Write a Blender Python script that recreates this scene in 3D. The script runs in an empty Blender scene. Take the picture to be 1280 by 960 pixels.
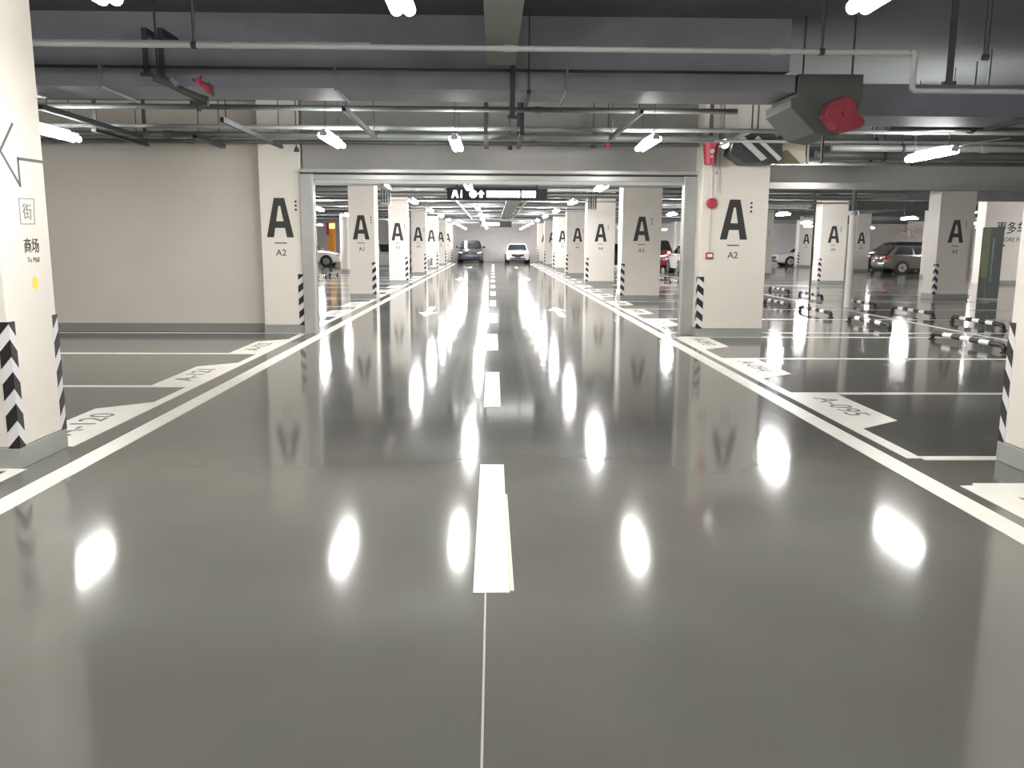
import bpy, bmesh, math, random
from mathutils import Vector, Matrix

random.seed(7)
SC = bpy.context.scene
COL = SC.collection
PI = math.pi

# ------------------------------------------------------------------ camera, world, exposure
F_PX = 1050.0
PITCH = math.atan(176.0 / F_PX)
YAW = math.atan(24.5 / F_PX * math.cos(PITCH))
ROLL = math.radians(0.3)
cam_data = bpy.data.cameras.new('camera')
cam_data.sensor_fit = 'HORIZONTAL'
cam_data.sensor_width = 36.0
cam_data.lens = F_PX / 1280.0 * 36.0
cam_data.clip_start = 0.05
cam_data.clip_end = 300
cam = bpy.data.objects.new('camera', cam_data)
COL.objects.link(cam)
cam.matrix_world = (Matrix.Translation((0, 0, 1.5)) @ Matrix.Rotation(-YAW, 4, 'Z')
                    @ Matrix.Rotation(PI / 2 - PITCH, 4, 'X') @ Matrix.Rotation(ROLL, 4, 'Z'))
SC.camera = cam

world = bpy.data.worlds.new('world')
SC.world = world
world.use_nodes = True
world.node_tree.nodes['Background'].inputs[0].default_value = (0.8, 0.85, 0.9, 1)
world.node_tree.nodes['Background'].inputs[1].default_value = 0.0

SC.view_settings.view_transform = 'Standard'
SC.view_settings.look = 'None'
SC.view_settings.gamma = 1.0
SC.view_settings.use_curve_mapping = False
SC.view_settings.exposure = 0.0
TUBE_STRENGTH = 118.0
FAR_GAIN = 2.05


# ------------------------------------------------------------------ materials
def mat(name, col, rough=0.5, metal=0.0, var=0.0, scale=3.0, bump=0.0, spec=0.5, emit=None, stretch=(1, 1, 1), coat=0.0):
    m = bpy.data.materials.new(name)
    m.use_nodes = True
    nt = m.node_tree
    b = nt.nodes['Principled BSDF']
    b.inputs['Base Color'].default_value = (*col, 1)
    b.inputs['Roughness'].default_value = rough
    b.inputs['Metallic'].default_value = metal
    b.inputs['Specular IOR Level'].default_value = spec
    if coat:
        b.inputs['Coat Weight'].default_value = coat
        b.inputs['Coat Roughness'].default_value = 0.05
    if emit:
        b.inputs['Emission Color'].default_value = (*emit[0], 1)
        b.inputs['Emission Strength'].default_value = emit[1]
    if var or bump:
        tc = nt.nodes.new('ShaderNodeTexCoord')
        mp = nt.nodes.new('ShaderNodeMapping')
        mp.inputs['Scale'].default_value = stretch
        nz = nt.nodes.new('ShaderNodeTexNoise')
        nz.inputs['Scale'].default_value = scale
        nz.inputs['Detail'].default_value = 5
        nt.links.new(tc.outputs['Object'], mp.inputs[0])
        nt.links.new(mp.outputs[0], nz.inputs[0])
        if var:
            r = nt.nodes.new('ShaderNodeValToRGB')
            r.color_ramp.elements[0].position = 0.3
            r.color_ramp.elements[1].position = 0.7
            r.color_ramp.elements[0].color = (*[c * (1 - var) for c in col], 1)
            r.color_ramp.elements[1].color = (*[min(1, c * (1 + var)) for c in col], 1)
            nt.links.new(nz.outputs['Fac'], r.inputs[0])
            nt.links.new(r.outputs[0], b.inputs['Base Color'])
        if bump:
            bp = nt.nodes.new('ShaderNodeBump')
            bp.inputs['Strength'].default_value = bump
            bp.inputs['Distance'].default_value = 0.01
            nt.links.new(nz.outputs['Fac'], bp.inputs['Height'])
            nt.links.new(bp.outputs[0], b.inputs['Normal'])
    return m


def floor_material():
    m = bpy.data.materials.new('polished_floor')
    m.use_nodes = True
    nt = m.node_tree
    N, L = nt.nodes, nt.links
    b = N['Principled BSDF']
    tc = N.new('ShaderNodeTexCoord')
    n1 = N.new('ShaderNodeTexNoise')
    n1.inputs['Scale'].default_value = 0.55
    n1.inputs['Detail'].default_value = 2
    n1.inputs['Roughness'].default_value = 0.6
    L.new(tc.outputs['Object'], n1.inputs[0])
    r = N.new('ShaderNodeValToRGB')
    e = r.color_ramp.elements
    e[0].position, e[1].position = 0.3, 0.72
    e[0].color = (0.106, 0.102, 0.086, 1)
    e[1].color = (0.136, 0.131, 0.112, 1)
    L.new(n1.outputs['Fac'], r.inputs[0])
    n2 = N.new('ShaderNodeTexNoise')
    n2.inputs['Scale'].default_value = 2.5
    n2.inputs['Detail'].default_value = 2
    L.new(tc.outputs['Object'], n2.inputs[0])
    mx = N.new('ShaderNodeMix')
    mx.data_type = 'RGBA'
    mx.blend_type = 'OVERLAY'
    mx.inputs[0].default_value = 0.08
    L.new(r.outputs[0], mx.inputs[6])
    L.new(n2.outputs['Color'], mx.inputs[7])
    hs = N.new('ShaderNodeHueSaturation')
    hs.inputs['Saturation'].default_value = 0.75
    L.new(mx.outputs[2], hs.inputs['Color'])
    L.new(hs.outputs[0], b.inputs['Base Color'])
    n3 = N.new('ShaderNodeTexNoise')
    n3.inputs['Scale'].default_value = 0.4
    n3.inputs['Detail'].default_value = 1
    L.new(tc.outputs['Object'], n3.inputs[0])
    mr = N.new('ShaderNodeMapRange')
    mr.inputs['From Min'].default_value = 0.3
    mr.inputs['From Max'].default_value = 0.7
    mr.inputs['To Min'].default_value = 0.085
    mr.inputs['To Max'].default_value = 0.105
    L.new(n3.outputs['Fac'], mr.inputs[0])
    L.new(mr.outputs[0], b.inputs['Roughness'])
    b.inputs['Specular IOR Level'].default_value = 0.42
    return m


M = {}
M['floor'] = floor_material()
M['white_wall'] = mat('white_column_paint', (0.745, 0.70, 0.63), 0.42, var=0.03, scale=1.5)
M['grey_wall'] = mat('grey_wall_paint', (0.60, 0.555, 0.49), 0.55, var=0.03, scale=1.2)
M['end_wall'] = mat('end_wall_paint', (0.76, 0.72, 0.70), 0.6, var=0.03)
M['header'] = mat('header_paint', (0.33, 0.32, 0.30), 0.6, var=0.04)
M['plinth'] = mat('plinth_grey_paint', (0.30, 0.315, 0.29), 0.4, var=0.05)
M['base_dark'] = mat('baseboard_paint', (0.24, 0.24, 0.235), 0.35, var=0.05)
M['ceiling'] = mat('ceiling_paint', (0.13, 0.14, 0.144), 0.85, var=0.12, scale=0.8)
M['beam'] = mat('beam_paint', (0.155, 0.16, 0.155), 0.8, var=0.1, scale=1.0)
M['paint_white'] = mat('floor_marking_paint', (0.74, 0.71, 0.645), 0.4, var=0.04, scale=6)
M['paint_lane'] = mat('lane_dash_paint', (0.72, 0.69, 0.59), 0.4, var=0.04, scale=6)
M['overpaint'] = mat('dash_overpaint', (0.62, 0.60, 0.47), 0.45, var=0.08, scale=8)
M['joint'] = mat('joint_sealant', (0.42, 0.41, 0.38), 0.35, var=0.1, scale=10)
M['black'] = mat('black_print', (0.015, 0.015, 0.015), 0.45, var=0.1)
M['letter'] = mat('letter_print', (0.028, 0.03, 0.026), 0.5, var=0.1)
M['dim_print'] = mat('grey_print', (0.10, 0.10, 0.09), 0.5, var=0.1)
M['faint_print'] = mat('faint_print', (0.22, 0.21, 0.19), 0.5, var=0.1)
M['reflective'] = mat('reflective_white_film', (0.74, 0.71, 0.73), 0.3, var=0.02)
M['galv'] = mat('galvanised_metal', (0.40, 0.42, 0.42), 0.42, metal=0.6, var=0.12, scale=4)
M['duct'] = mat('duct_sheet', (0.27, 0.275, 0.32), 0.55, metal=0.25, var=0.12, scale=2)
M['pipe_grey'] = mat('pipe_grey_paint', (0.22, 0.23, 0.225), 0.4, var=0.08)
M['pipe_dark'] = mat('pipe_dark_paint', (0.085, 0.095, 0.09), 0.5, var=0.1)
M['pipe_light'] = mat('pipe_light_paint', (0.40, 0.40, 0.40), 0.4, var=0.05)
M['hanger'] = mat('hanger_steel', (0.045, 0.05, 0.055), 0.5, metal=0.3, var=0.1)
M['rail'] = mat('shutter_rail_metal', (0.47, 0.47, 0.45), 0.35, metal=0.5, var=0.06)
M['red'] = mat('red_enamel', (0.42, 0.03, 0.055), 0.4, var=0.1)
M['red_dull'] = mat('red_oxide_paint', (0.36, 0.05, 0.075), 0.6, var=0.2, scale=9)
M['orange'] = mat('orange_wrap', (0.85, 0.36, 0.04), 0.5, var=0.06)
M['yellow'] = mat('yellow_sticker', (0.90, 0.70, 0.05), 0.5, var=0.03)
M['housing'] = mat('lamp_housing', (0.75, 0.75, 0.74), 0.4, var=0.02)
M['tube'] = mat('lamp_tube', (0.9, 0.9, 0.9), 0.4, emit=((1.0, 0.985, 0.95), TUBE_STRENGTH), var=0.001)
M['tube_far'] = mat('lamp_tube_far', (0.9, 0.9, 0.9), 0.4, emit=((1.0, 0.98, 0.97), TUBE_STRENGTH * FAR_GAIN), var=0.001)
M['lit_text'] = mat('lit_sign_face', (0.9, 0.9, 0.9), 0.4, emit=((0.95, 1.0, 0.98), 5.0), var=0.001)
M['sign_box'] = mat('sign_box_black', (0.012, 0.013, 0.014), 0.4, var=0.1)
M['rubber'] = mat('black_rubber', (0.02, 0.02, 0.02), 0.6, var=0.2)
M['stop_white'] = mat('stop_white_band', (0.80, 0.79, 0.78), 0.35, var=0.04)
M['glass'] = mat('car_glass', (0.015, 0.018, 0.02), 0.06, var=0.05, spec=0.8)
M['car_white'] = mat('car_paint_white', (0.80, 0.79, 0.77), 0.25, coat=1, var=0.01)
M['car_dark'] = mat('car_paint_charcoal', (0.03, 0.031, 0.035), 0.25, coat=1, var=0.03)
M['car_red'] = mat('car_paint_dark_red', (0.17, 0.012, 0.022), 0.25, coat=1, var=0.03)
M['car_silver'] = mat('car_paint_silver', (0.42, 0.43, 0.43), 0.25, metal=0.4, coat=1, var=0.02)
M['car_brown'] = mat('car_paint_grey_brown', (0.15, 0.135, 0.12), 0.25, metal=0.3, coat=1, var=0.03)
M['chrome'] = mat('chrome_trim', (0.7, 0.7, 0.7), 0.15, metal=1.0, var=0.02)
M['headlight'] = mat('headlight_lens', (0.72, 0.74, 0.75), 0.1, var=0.05)
M['taillight'] = mat('taillight_lens', (0.50, 0.02, 0.03), 0.15, var=0.05)
M['plate_blue'] = mat('number_plate', (0.03, 0.05, 0.14), 0.4, var=0.05)
M['cabinet'] = mat('cabinet_grey_metal', (0.20, 0.215, 0.21), 0.45, metal=0.2, var=0.08)
M['cabinet_green'] = mat('cabinet_green_panel', (0.33, 0.35, 0.22), 0.5, var=0.08)
M['beige'] = mat('beige_panel', (0.50, 0.47, 0.36), 0.6, var=0.05)
M['pale_metal'] = mat('pale_bracket_metal', (0.52, 0.53, 0.50), 0.45, metal=0.2, var=0.06)


# ------------------------------------------------------------------ mesh helpers
class MB:
    def __init__(s):
        s.v, s.f = [], []

    def add(s, verts, faces):
        o = len(s.v)
        s.v += [tuple(p) for p in verts]
        s.f += [tuple(i + o for i in q) for q in faces]
        return s

    def box(s, x0, x1, y0, y1, z0, z1):
        v = [(x, y, z) for z in (z0, z1) for y in (y0, y1) for x in (x0, x1)]
        return s.add(v, [(0, 2, 3, 1), (4, 5, 7, 6), (0, 1, 5, 4), (2, 6, 7, 3), (0, 4, 6, 2), (1, 3, 7, 5)])

    def prism(s, poly, fn):
        """extrude a flat outline: fn(u, v, w) -> xyz with w in (0, 1)"""
        n = len(poly)
        v = [fn(u, w_, 0) for u, w_ in poly] + [fn(u, w_, 1) for u, w_ in poly]
        fs = [tuple(range(n - 1, -1, -1)), tuple(range(n, 2 * n))]
        fs += [(i, (i + 1) % n, n + (i + 1) % n, n + i) for i in range(n)]
        return s.add(v, fs)

    def tube(s, pts, r, n=10):
        """round bar along a polyline with capped ends"""
        pts = [Vector(p) for p in pts]
        rings = []
        for i, p in enumerate(pts):
            if i == 0:
                d = pts[1] - p
            elif i == len(pts) - 1:
                d = p - pts[i - 1]
            else:
                d = (pts[i + 1] - p).normalized() + (p - pts[i - 1]).normalized()
            d.normalize()
            up = Vector((0, 0, 1)) if abs(d.z) < 0.95 else Vector((1, 0, 0))
            a = d.cross(up).normalized()
            b = a.cross(d).normalized()
            k = 1.0
            if 0 < i < len(pts) - 1:
                c = max(0.5, (pts[i + 1] - p).normalized().dot(d))
                k = 1.0 / c
            rr = r[i] if isinstance(r, (list, tuple)) else r
            rings.append([p + (a * math.cos(2 * PI * j / n) + b * math.sin(2 * PI * j / n)) * rr * (k if k < 1.5 else 1.5) for j in range(n)])
        v = [q for ring in rings for q in ring]
        fs = []
        for i in range(len(rings) - 1):
            for j in range(n):
                fs.append((i * n + j, i * n + (j + 1) % n, (i + 1) * n + (j + 1) % n, (i + 1) * n + j))
        fs.append(tuple(range(n - 1, -1, -1)))
        fs.append(tuple(range((len(rings) - 1) * n, len(rings) * n)))
        return s.add(v, fs)

    def mesh(s, name, bevel=0.0, smooth=False):
        me = bpy.data.meshes.new(name)
        me.from_pydata(s.v, [], s.f)
        bm = bmesh.new()
        bm.from_mesh(me)
        bmesh.ops.recalc_face_normals(bm, faces=bm.faces)
        if bevel:
            bmesh.ops.bevel(bm, geom=list(bm.edges), offset=bevel, segments=2, affect='EDGES', profile=0.5)
        bm.to_mesh(me)
        bm.free()
        if smooth:
            me.polygons.foreach_set('use_smooth', [True] * len(me.polygons))
            try:
                me.set_sharp_from_angle(angle=math.radians(35))
            except Exception:
                pass
        me.update()
        return me

    def build(s, name, m, parent=None, bevel=0.0, smooth=False, label=None):
        return put(name, s.mesh(name, bevel, smooth), m, parent, label)


def put(name, me, m, parent=None, label=None, loc=None, rot=None):
    if m is not None:
        mm = M[m] if isinstance(m, str) else m
        if len(me.materials) == 0:
            me.materials.append(mm)
    o = bpy.data.objects.new(name, me)
    COL.objects.link(o)
    if parent is not None:
        o.parent = parent
    if label:
        o['label'] = label
    if loc is not None:
        o.location = loc
    if rot is not None:
        o.rotation_euler = rot
    return o


def tag(o, label, cat, group=None, kind=None):
    o['label'] = label
    o['category'] = cat
    if group:
        o['group'] = group
    if kind:
        o['kind'] = kind
    return o


def thing(name, loc, label, cat, group=None, rz=0.0, kind=None):
    o = bpy.data.objects.new(name, None)
    COL.objects.link(o)
    o.location = loc
    o.rotation_euler = (0, 0, rz)
    o.empty_display_size = 0.1
    return tag(o, label, cat, group, kind)


def struct(o, label=None):
    o['kind'] = 'structure'
    if label:
        o['label'] = label
    return o


_text_cache = {}


def text_mesh(body, size, width=None, bold=0.0, depth=0.002):
    key = (body, size, width, bold, depth)
    if key in _text_cache:
        return _text_cache[key]
    cu = bpy.data.curves.new('lettering', 'FONT')
    cu.body = body
    cu.size = size
    cu.align_x = 'CENTER'
    cu.align_y = 'CENTER'
    cu.extrude = depth / 2
    cu.offset = bold
    cu.resolution_u = 3
    ob = bpy.data.objects.new('lettering_source', cu)
    COL.objects.link(ob)
    dg = bpy.context.evaluated_depsgraph_get()
    me = bpy.data.meshes.new_from_object(ob.evaluated_get(dg))
    bpy.data.objects.remove(ob)
    bpy.data.curves.remove(cu)
    if len(me.vertices):
        xs = [v.co.x for v in me.vertices]
        ys = [v.co.y for v in me.vertices]
        cx, cy = (min(xs) + max(xs)) / 2, (min(ys) + max(ys)) / 2
        sx = (width / (max(xs) - min(xs))) if width else 1
        for v in me.vertices:
            v.co.x = (v.co.x - cx) * sx
            v.co.y -= cy
    me.materials.clear()
    _text_cache[key] = me
    return me


def lettering(body, size, m, parent, loc, rot, width=None, bold=0.0, depth=0.002, name='lettering'):
    me = text_mesh(body, size, width, bold, depth).copy()
    me.materials.clear()
    return put(name, me, m, parent, None, loc, rot)


# ------------------------------------------------------------------ the shell
X_MIN, X_MAX, Y_MIN, Y_MAX, CEIL = -17.0, 32.0, -9.0, 69.0, 3.75
BAY = 8.55
floor = struct(MB().box(X_MIN, X_MAX, Y_MIN, Y_MAX, -0.2, 0).build('floor', 'floor'), 'polished grey garage floor with glossy reflections')
struct(MB().box(X_MIN, X_MAX, Y_MIN, Y_MAX, CEIL, CEIL + 0.2).build('ceiling', 'ceiling'), 'dark grey concrete garage ceiling')
struct(MB().box(X_MIN, X_MAX, Y_MAX, Y_MAX + 0.2, 0, CEIL).build('wall_back', 'end_wall'), 'pale wall closing the far end')
struct(MB().box(X_MIN, X_MAX, Y_MIN - 0.2, Y_MIN, 0, CEIL).build('wall_front', 'grey_wall'), 'grey wall of the garage')
struct(MB().box(X_MIN - 0.2, X_MIN, Y_MIN - .2, Y_MAX + .2, 0, CEIL).build('wall_left', 'grey_wall'), 'grey side wall of the garage')
struct(MB().box(X_MAX, X_MAX + 0.2, Y_MIN - .2, Y_MAX + .2, 0, CEIL).build('wall_right', 'grey_wall'), 'grey side wall of the garage')
# partition beside the shutter
struct(MB().box(X_MIN, -3.70, 14.30, 14.50, 0, CEIL).build('wall_partition', 'grey_wall'), 'plain grey partition wall beside the shutter opening')
struct(MB().box(X_MIN, -3.70, 14.285, 14.30, 0, 0.14).build('baseboard_partition', 'base_dark'), 'dark grey painted base strip of the partition wall')
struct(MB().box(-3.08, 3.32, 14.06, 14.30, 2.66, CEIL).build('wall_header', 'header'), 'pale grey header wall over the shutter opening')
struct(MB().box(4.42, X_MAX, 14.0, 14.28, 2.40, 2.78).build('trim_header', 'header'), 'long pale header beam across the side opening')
struct(MB().box(4.42, X_MAX, 13.94, 14.0, 2.40, 2.50).build('trim_shutter_box', 'rail'), 'grey metal strip under the side header beam')
# block wall with the parking sign
struct(MB().box(19.35, 27.0, 33.2, 33.8, 0, CEIL).build('wall_sign', 'white_wall'), 'white wall carrying black parking lettering')
sw = bpy.data.objects['wall_sign']
lettering('更多车位', 0.5, 'letter', sw, (20.62, 33.195, 2.2), (PI / 2, 0, 0), width=1.6, bold=0.006, depth=0.006)
lettering('MORE PARKING', 0.24, 'dim_print', sw, (20.78, 33.195, 1.74), (PI / 2, 0, 0), width=1.55, bold=0.001, depth=0.006)
MB().box(19.45, 20.2, 33.18, 33.2, 1.47, 1.55).build('underline', 'dim_print', sw)
MB().box(19.35, 27.0, 33.17, 33.2, 0, 0.14).build('plinth', 'plinth', sw)

# cross beams
for i in range(6):
    y = 22.5 + BAY * i
    struct(MB().box(X_MIN, X_MAX, y + 0.05, y + 0.55, 3.12, CEIL).build('trim_beam', 'beam', bevel=0.01), 'dark grey concrete cross beam under the ceiling')
for x in (-3.5, 3.9, 12.8, 20.9):
    struct(MB().box(x - .2, x + .2, 14.5, Y_MAX, 3.25, CEIL).build('trim_beam', 'beam'), 'dark grey concrete beam running along the column row')
struct(MB().box(X_MIN, 3.02, 8.92, 9.38, 3.24, CEIL).build('trim_beam', mat('added_beam_paint', (.26, .27, .30), .8, var=.08)), 'dark cross beam added for the shade above the long duct')  # beam added to darken the gap above the duct
struct(MB().box(-0.07, 0.22, Y_MIN, 8.55, 3.2, CEIL).build('trim_beam', mat('centre_beam_paint', (0.25, 0.25, 0.235), 0.8, var=0.08), bevel=0.008), 'grey concrete beam above the lane centre line')

# ------------------------------------------------------------------ floor markings (parts of the floor)
H_PAINT = 0.003


def mark(name, poly, m='paint_white'):
    return MB().prism(poly, lambda u, v, w: (u, v, 0.0005 + w * H_PAINT)).build(name, m, floor)


def rect(x0, x1, y0, y1):
    return [(x0, y0), (x1, y0), (x1, y1), (x0, y1)]


mark('lane_edge_line', rect(-2.89, -2.73, Y_MIN + .1, 62.5))
mark('lane_edge_line', rect(2.70, 2.86, Y_MIN + .1, 62.5))
for k in range(-3, 14):
    y = 3.45 + 4.19 * k
    mark('lane_dash', rect(-0.085, 0.075, y, y + 2.14), 'paint_lane')
y = Y_MIN + .1
mark('floor_joint', rect(-0.035, -0.027, Y_MIN + .1, 3.45), 'joint')
mark('dash_overpaint', [(.0765, 3.47), (.094, 3.47), (.087, 4.9), (.0765, 4.9)], 'overpaint')


def arrow(x, y0, s):
    p = [(x - .07, y0), (x + .07, y0), (x + .07, y0 + 1.6), (x + .21, y0 + 1.6), (x, y0 + 2.6), (x - .21, y0 + 1.6), (x - .07, y0 + 1.6)]
    if s < 0:
        p = [(x - (px - x), 2 * y0 + 2.6 - py) for px, py in p]
    return mark('lane_arrow', p)


for yy in (17.4, 34.6, 51.7):
    arrow(-1.42, yy, -1)
    arrow(1.45, yy, 1)


def bay_tag(side, y, number):
    """white numbered tab beside a bay line. side -1: bays at negative x, tab runs towards +y; +1: mirrored by half a turn"""
    L1, L2, D = 1.38, 1.70, 0.40
    if side < 0:
        p = [(-3.20, y), (-3.20, y + L2), (-3.20 - D, y + L1), (-3.20 - D, y)]
        t = mark('number_tag', p)
        c, r = (-3.40, y + 0.72, 0.0045), PI / 2
    else:
        p = [(3.06, y), (3.06 + D + .04, y), (3.06 + D + .04, y - L1 + .1), (3.06, y - L2 + .1)]
        t = mark('number_tag', p)
        c, r = (3.27, y - 0.64, 0.0045), -PI / 2
    lettering(number, 0.30, 'dim_print', t, c, (0, 0, r), width=0.86)
    return t


nl, nr = 117, 99
for k in range(-1, 7):
    a = 5.50 + BAY * k
    ls = [a + 0.62 + 2.64 * i for i in range(4)]
    mark('bay_line', rect(-3.20, -3.10, ls[0], ls[3]))
    for i, yy in enumerate(ls):
        mark('bay_line', rect(-8.3, -3.20, yy - .05, yy + .05))
        if i < 3:
            bay_tag(-1, yy + .05, 'A-%03d' % nl)
            nl += 1
    b = 5.08 + BAY * k
    rs = [b + 0.68 + 2.62 * i for i in range(4)]
    mark('bay_line', rect(2.955, 3.06, rs[0], rs[3]))
    for i, yy in enumerate(rs):
        mark('bay_line', rect(3.06, 8.2, yy - .05, yy + .05))
        if i > 0:
            bay_tag(1, yy - .05, 'A-%03d' % (nr - i))
        if k > 0:
            mark('bay_line', rect(8.3, 13.2, yy - .05, yy + .05))
    nr -= 3
# long line dividing the back-to-back bays
mark('bay_line', rect(8.2, 8.3, 5.8, 62))

# ------------------------------------------------------------------ columns
A_OUT = [(-.5, 0), (-.22, 1), (.22, 1), (.5, 0), (.24, 0), (.165, .27), (-.165, .27), (-.24, 0)]


def letter_a(w, h, depth):
    """block capital A with a bar and a counter, standing in xz, face at -y"""
    m = MB()

    def fn(u, v, t):
        return (u * w, -depth * t, v * h)
    m.prism([(-.5, 0), (-.24, 0), (-.035, .80), (-.035, 1), (-.19, 1)], fn)
    m.prism([(.5, 0), (.19, 1), (.035, 1), (.035, .80), (.24, 0)], fn)
    m.prism([(-.035, .80), (.035, .80), (.035, 1), (-.035, 1)], fn)
    m.prism([(-.178, .24), (.178, .24), (.135, .41), (-.135, .41)], fn)
    return m.mesh('letter')


ME_A = letter_a(0.44, 0.63, 0.003)
ME_A.materials.append(M['letter'])
STRIP_Z0, STRIP_Z1 = 0.14, 0.98


def strip_bands():
    """outlines (u 0..1 from the corner outwards, z) of the dark bands of one strip arm"""
    out = []
    z = STRIP_Z0 - 0.10
    period, band, drop = 0.212, 0.112, 0.085
    z = STRIP_Z0 - 0.02
    while z < STRIP_Z1 + drop:
        poly = [(0, z), (1, z - drop), (1, z + band - drop), (0, z + band)]
        for lim, sgn in ((STRIP_Z0, 1), (STRIP_Z1, -1)):
            q = []
            for i in range(len(poly)):
                a, b = poly[i], poly[(i + 1) % len(poly)]
                ia, ib = sgn * (a[1] - lim) >= 0, sgn * (b[1] - lim) >= 0
                if ia:
                    q.append(a)
                if ia != ib:
                    t = (lim - a[1]) / (b[1] - a[1])
                    q.append((a[0] + t * (b[0] - a[0]), lim))
            poly = q
            if len(poly) < 3:
                break
        if len(poly) >= 3:
            out.append(poly)
        z += period
    return out


BANDS = strip_bands()


def corner_strip(parent, cx, cy, dx, dy, detailed, STRIP_W=0.095):
    """chevron strip wrapped round a vertical corner. dx: the x face normal, dy: the y face normal"""
    t, e = 0.004, 0.0025
    m = MB()
    inx, iny = -dx, -dy
    m.box(*sorted((cx, cx + inx * STRIP_W)), *sorted((cy, cy + dy * t)), STRIP_Z0, STRIP_Z1)
    m.box(*sorted((cx, cx + dx * t)), *sorted((cy + dy * t, cy + iny * STRIP_W)), STRIP_Z0, STRIP_Z1)
    s = m.build('hazard_strip', 'reflective', parent)
    allb = MB()
    for poly in BANDS:
        fy = lambda u, v, w: (cx + dx * (t + e) * (1 - u) * (1 if u == 0 else 0) + inx * STRIP_W * u, cy + dy * (t + e * w), v)
        fx = lambda u, v, w: (cx + dx * (t + e * w), cy + dy * (t + e) * (1 if u == 0 else 0) + iny * STRIP_W * u, v)
        if detailed:
            b = MB().prism(poly, fy).prism(poly, fx)
            b.build('black_chevron', 'black', s)
        else:
            allb.prism(poly, fy).prism(poly, fx)
    if not detailed:
        allb.build('black_chevrons', 'black', s)
    return s


def column(x0, x1, y0, y1, lane, label, code, detailed=False, group=None, marks=True, rear_strip=False, strips=True, strip_w=0.095):
    cx, cy = (x0 + x1) / 2, (y0 + y1) / 2
    hx, hy = (x1 - x0) / 2, (y1 - y0) / 2
    t = thing('column', (cx, cy, 0), label, 'column', group)
    m = MB().box(-hx, hx, -hy, hy, 0.14, CEIL)
    m.build('shaft', 'white_wall', t, bevel=0.012)
    MB().box(-hx - .006, hx + .006, -hy - .006, hy + .006, 0, 0.14).build('plinth', 'plinth', t, bevel=0.004)
    if strips:
        corner_strip(t, lane * hx, -hy, lane, -1, detailed, strip_w)
        if rear_strip:
            corner_strip(t, lane * hx, hy, lane, 1, detailed, strip_w)
    if marks:
        ax = 0.0 if lane < 0 else -0.02
        put('letter', ME_A, None, t, 'large black capital A', (ax, -hy - .001, 1.575))
        MB().box(ax - .10, ax + .10, -hy - .003, -hy, 1.475, 1.492).build('underline', 'letter', t)
        lettering(code, 0.145, 'dim_print', t, (ax, -hy - .002, 1.33), (PI / 2, 0, 0), bold=0.002)
        d = MB()
        for zz in (2.15, 2.085, 2.02):
            d.tube([(ax + .265, -hy, zz), (ax + .265, -hy - .003, zz)], 0.019, 10)
        d.build('dots', 'letter', t)
    return t


# slim row (x -3.82 .. -3.12) and broad row (x 3.38 .. 4.42)
near_slim = column(-3.86, -3.14, 5.50, 6.11, 1, 'white column with black line logo, mall lettering and yellow sticker', 'A2', True, marks=False, rear_strip=True, strip_w=0.068)
column(-3.79, -3.12, 14.02, 14.66, 1, 'white A2 column between grey partition wall and shutter opening', 'A2', True)
ordinal = ['first', 'second', 'third', 'fourth', 'fifth', 'sixth']
for k in range(6):
    y = 22.62 + BAY * k
    if y + .6 > Y_MAX:
        break
    column(-3.81, -3.12, y, y + .62, 1, 'slim white A column, %s one beyond the shutter opening' % ordinal[k], 'A1' if k == 0 else 'A%d' % (k + 2), k == 0)
column(3.58, 4.6, 5.05, 5.72, -1, 'white column with chevron strips between wheel stop bays and numbered lane tabs', 'A2', True, marks=False, rear_strip=True, strip_w=0.068)
column(3.32, 4.40, 13.62, 14.28, -1, 'broad white A2 column carrying the red alarm bell', 'A2', True)
for k in range(6):
    y = 22.45 + BAY * k
    if y + .6 > Y_MAX:
        break
    column(3.40, 4.44, y, y + .66, -1, 'broad white A column, %s one beyond the shutter opening' % ordinal[k], 'A%d' % (k + 3), k == 0, rear_strip=(k < 3))
for k in range(5):
    y = 23.6 + BAY * k
    column(12.45, 13.45, y, y + .66, -1, 'white A column behind the striped wheel stops, %s in its row past the grey cabinet' % ordinal[k], 'A%d' % (k + 3), False)
for k in range(2, 5):
    y = 22.5 + BAY * k
    column(20.5, 21.5, y, y + .66, -1, 'distant white A column among the parked cars, %s in its row' % ordinal[k - 2], 'A%d' % (k + 3), False)

# logo and lettering on the lane-facing side of the near slim column (face x = -3.14)
SX = 0.36  # local x of the face


def side_point(y, z, t=0.0):
    return (SX + t, y - 5.805, z)


def polyline_print(pts, w, name, parent):
    m = MB()
    for (a, b) in zip(pts[:-1], pts[1:]):
        a, b = Vector(a), Vector(b)
        d = (b - a).normalized()
        n = Vector((-d.y, d.x)) * w / 2
        a2, b2 = a - d * w * .4, b + d * w * .4
        m.prism([tuple(a2 + n), tuple(b2 + n), tuple(b2 - n), tuple(a2 - n)], lambda u, v, t: side_point(u, v, .0005 + .0025 * t))
    return m.build(name, 'dim_print', parent)


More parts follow.
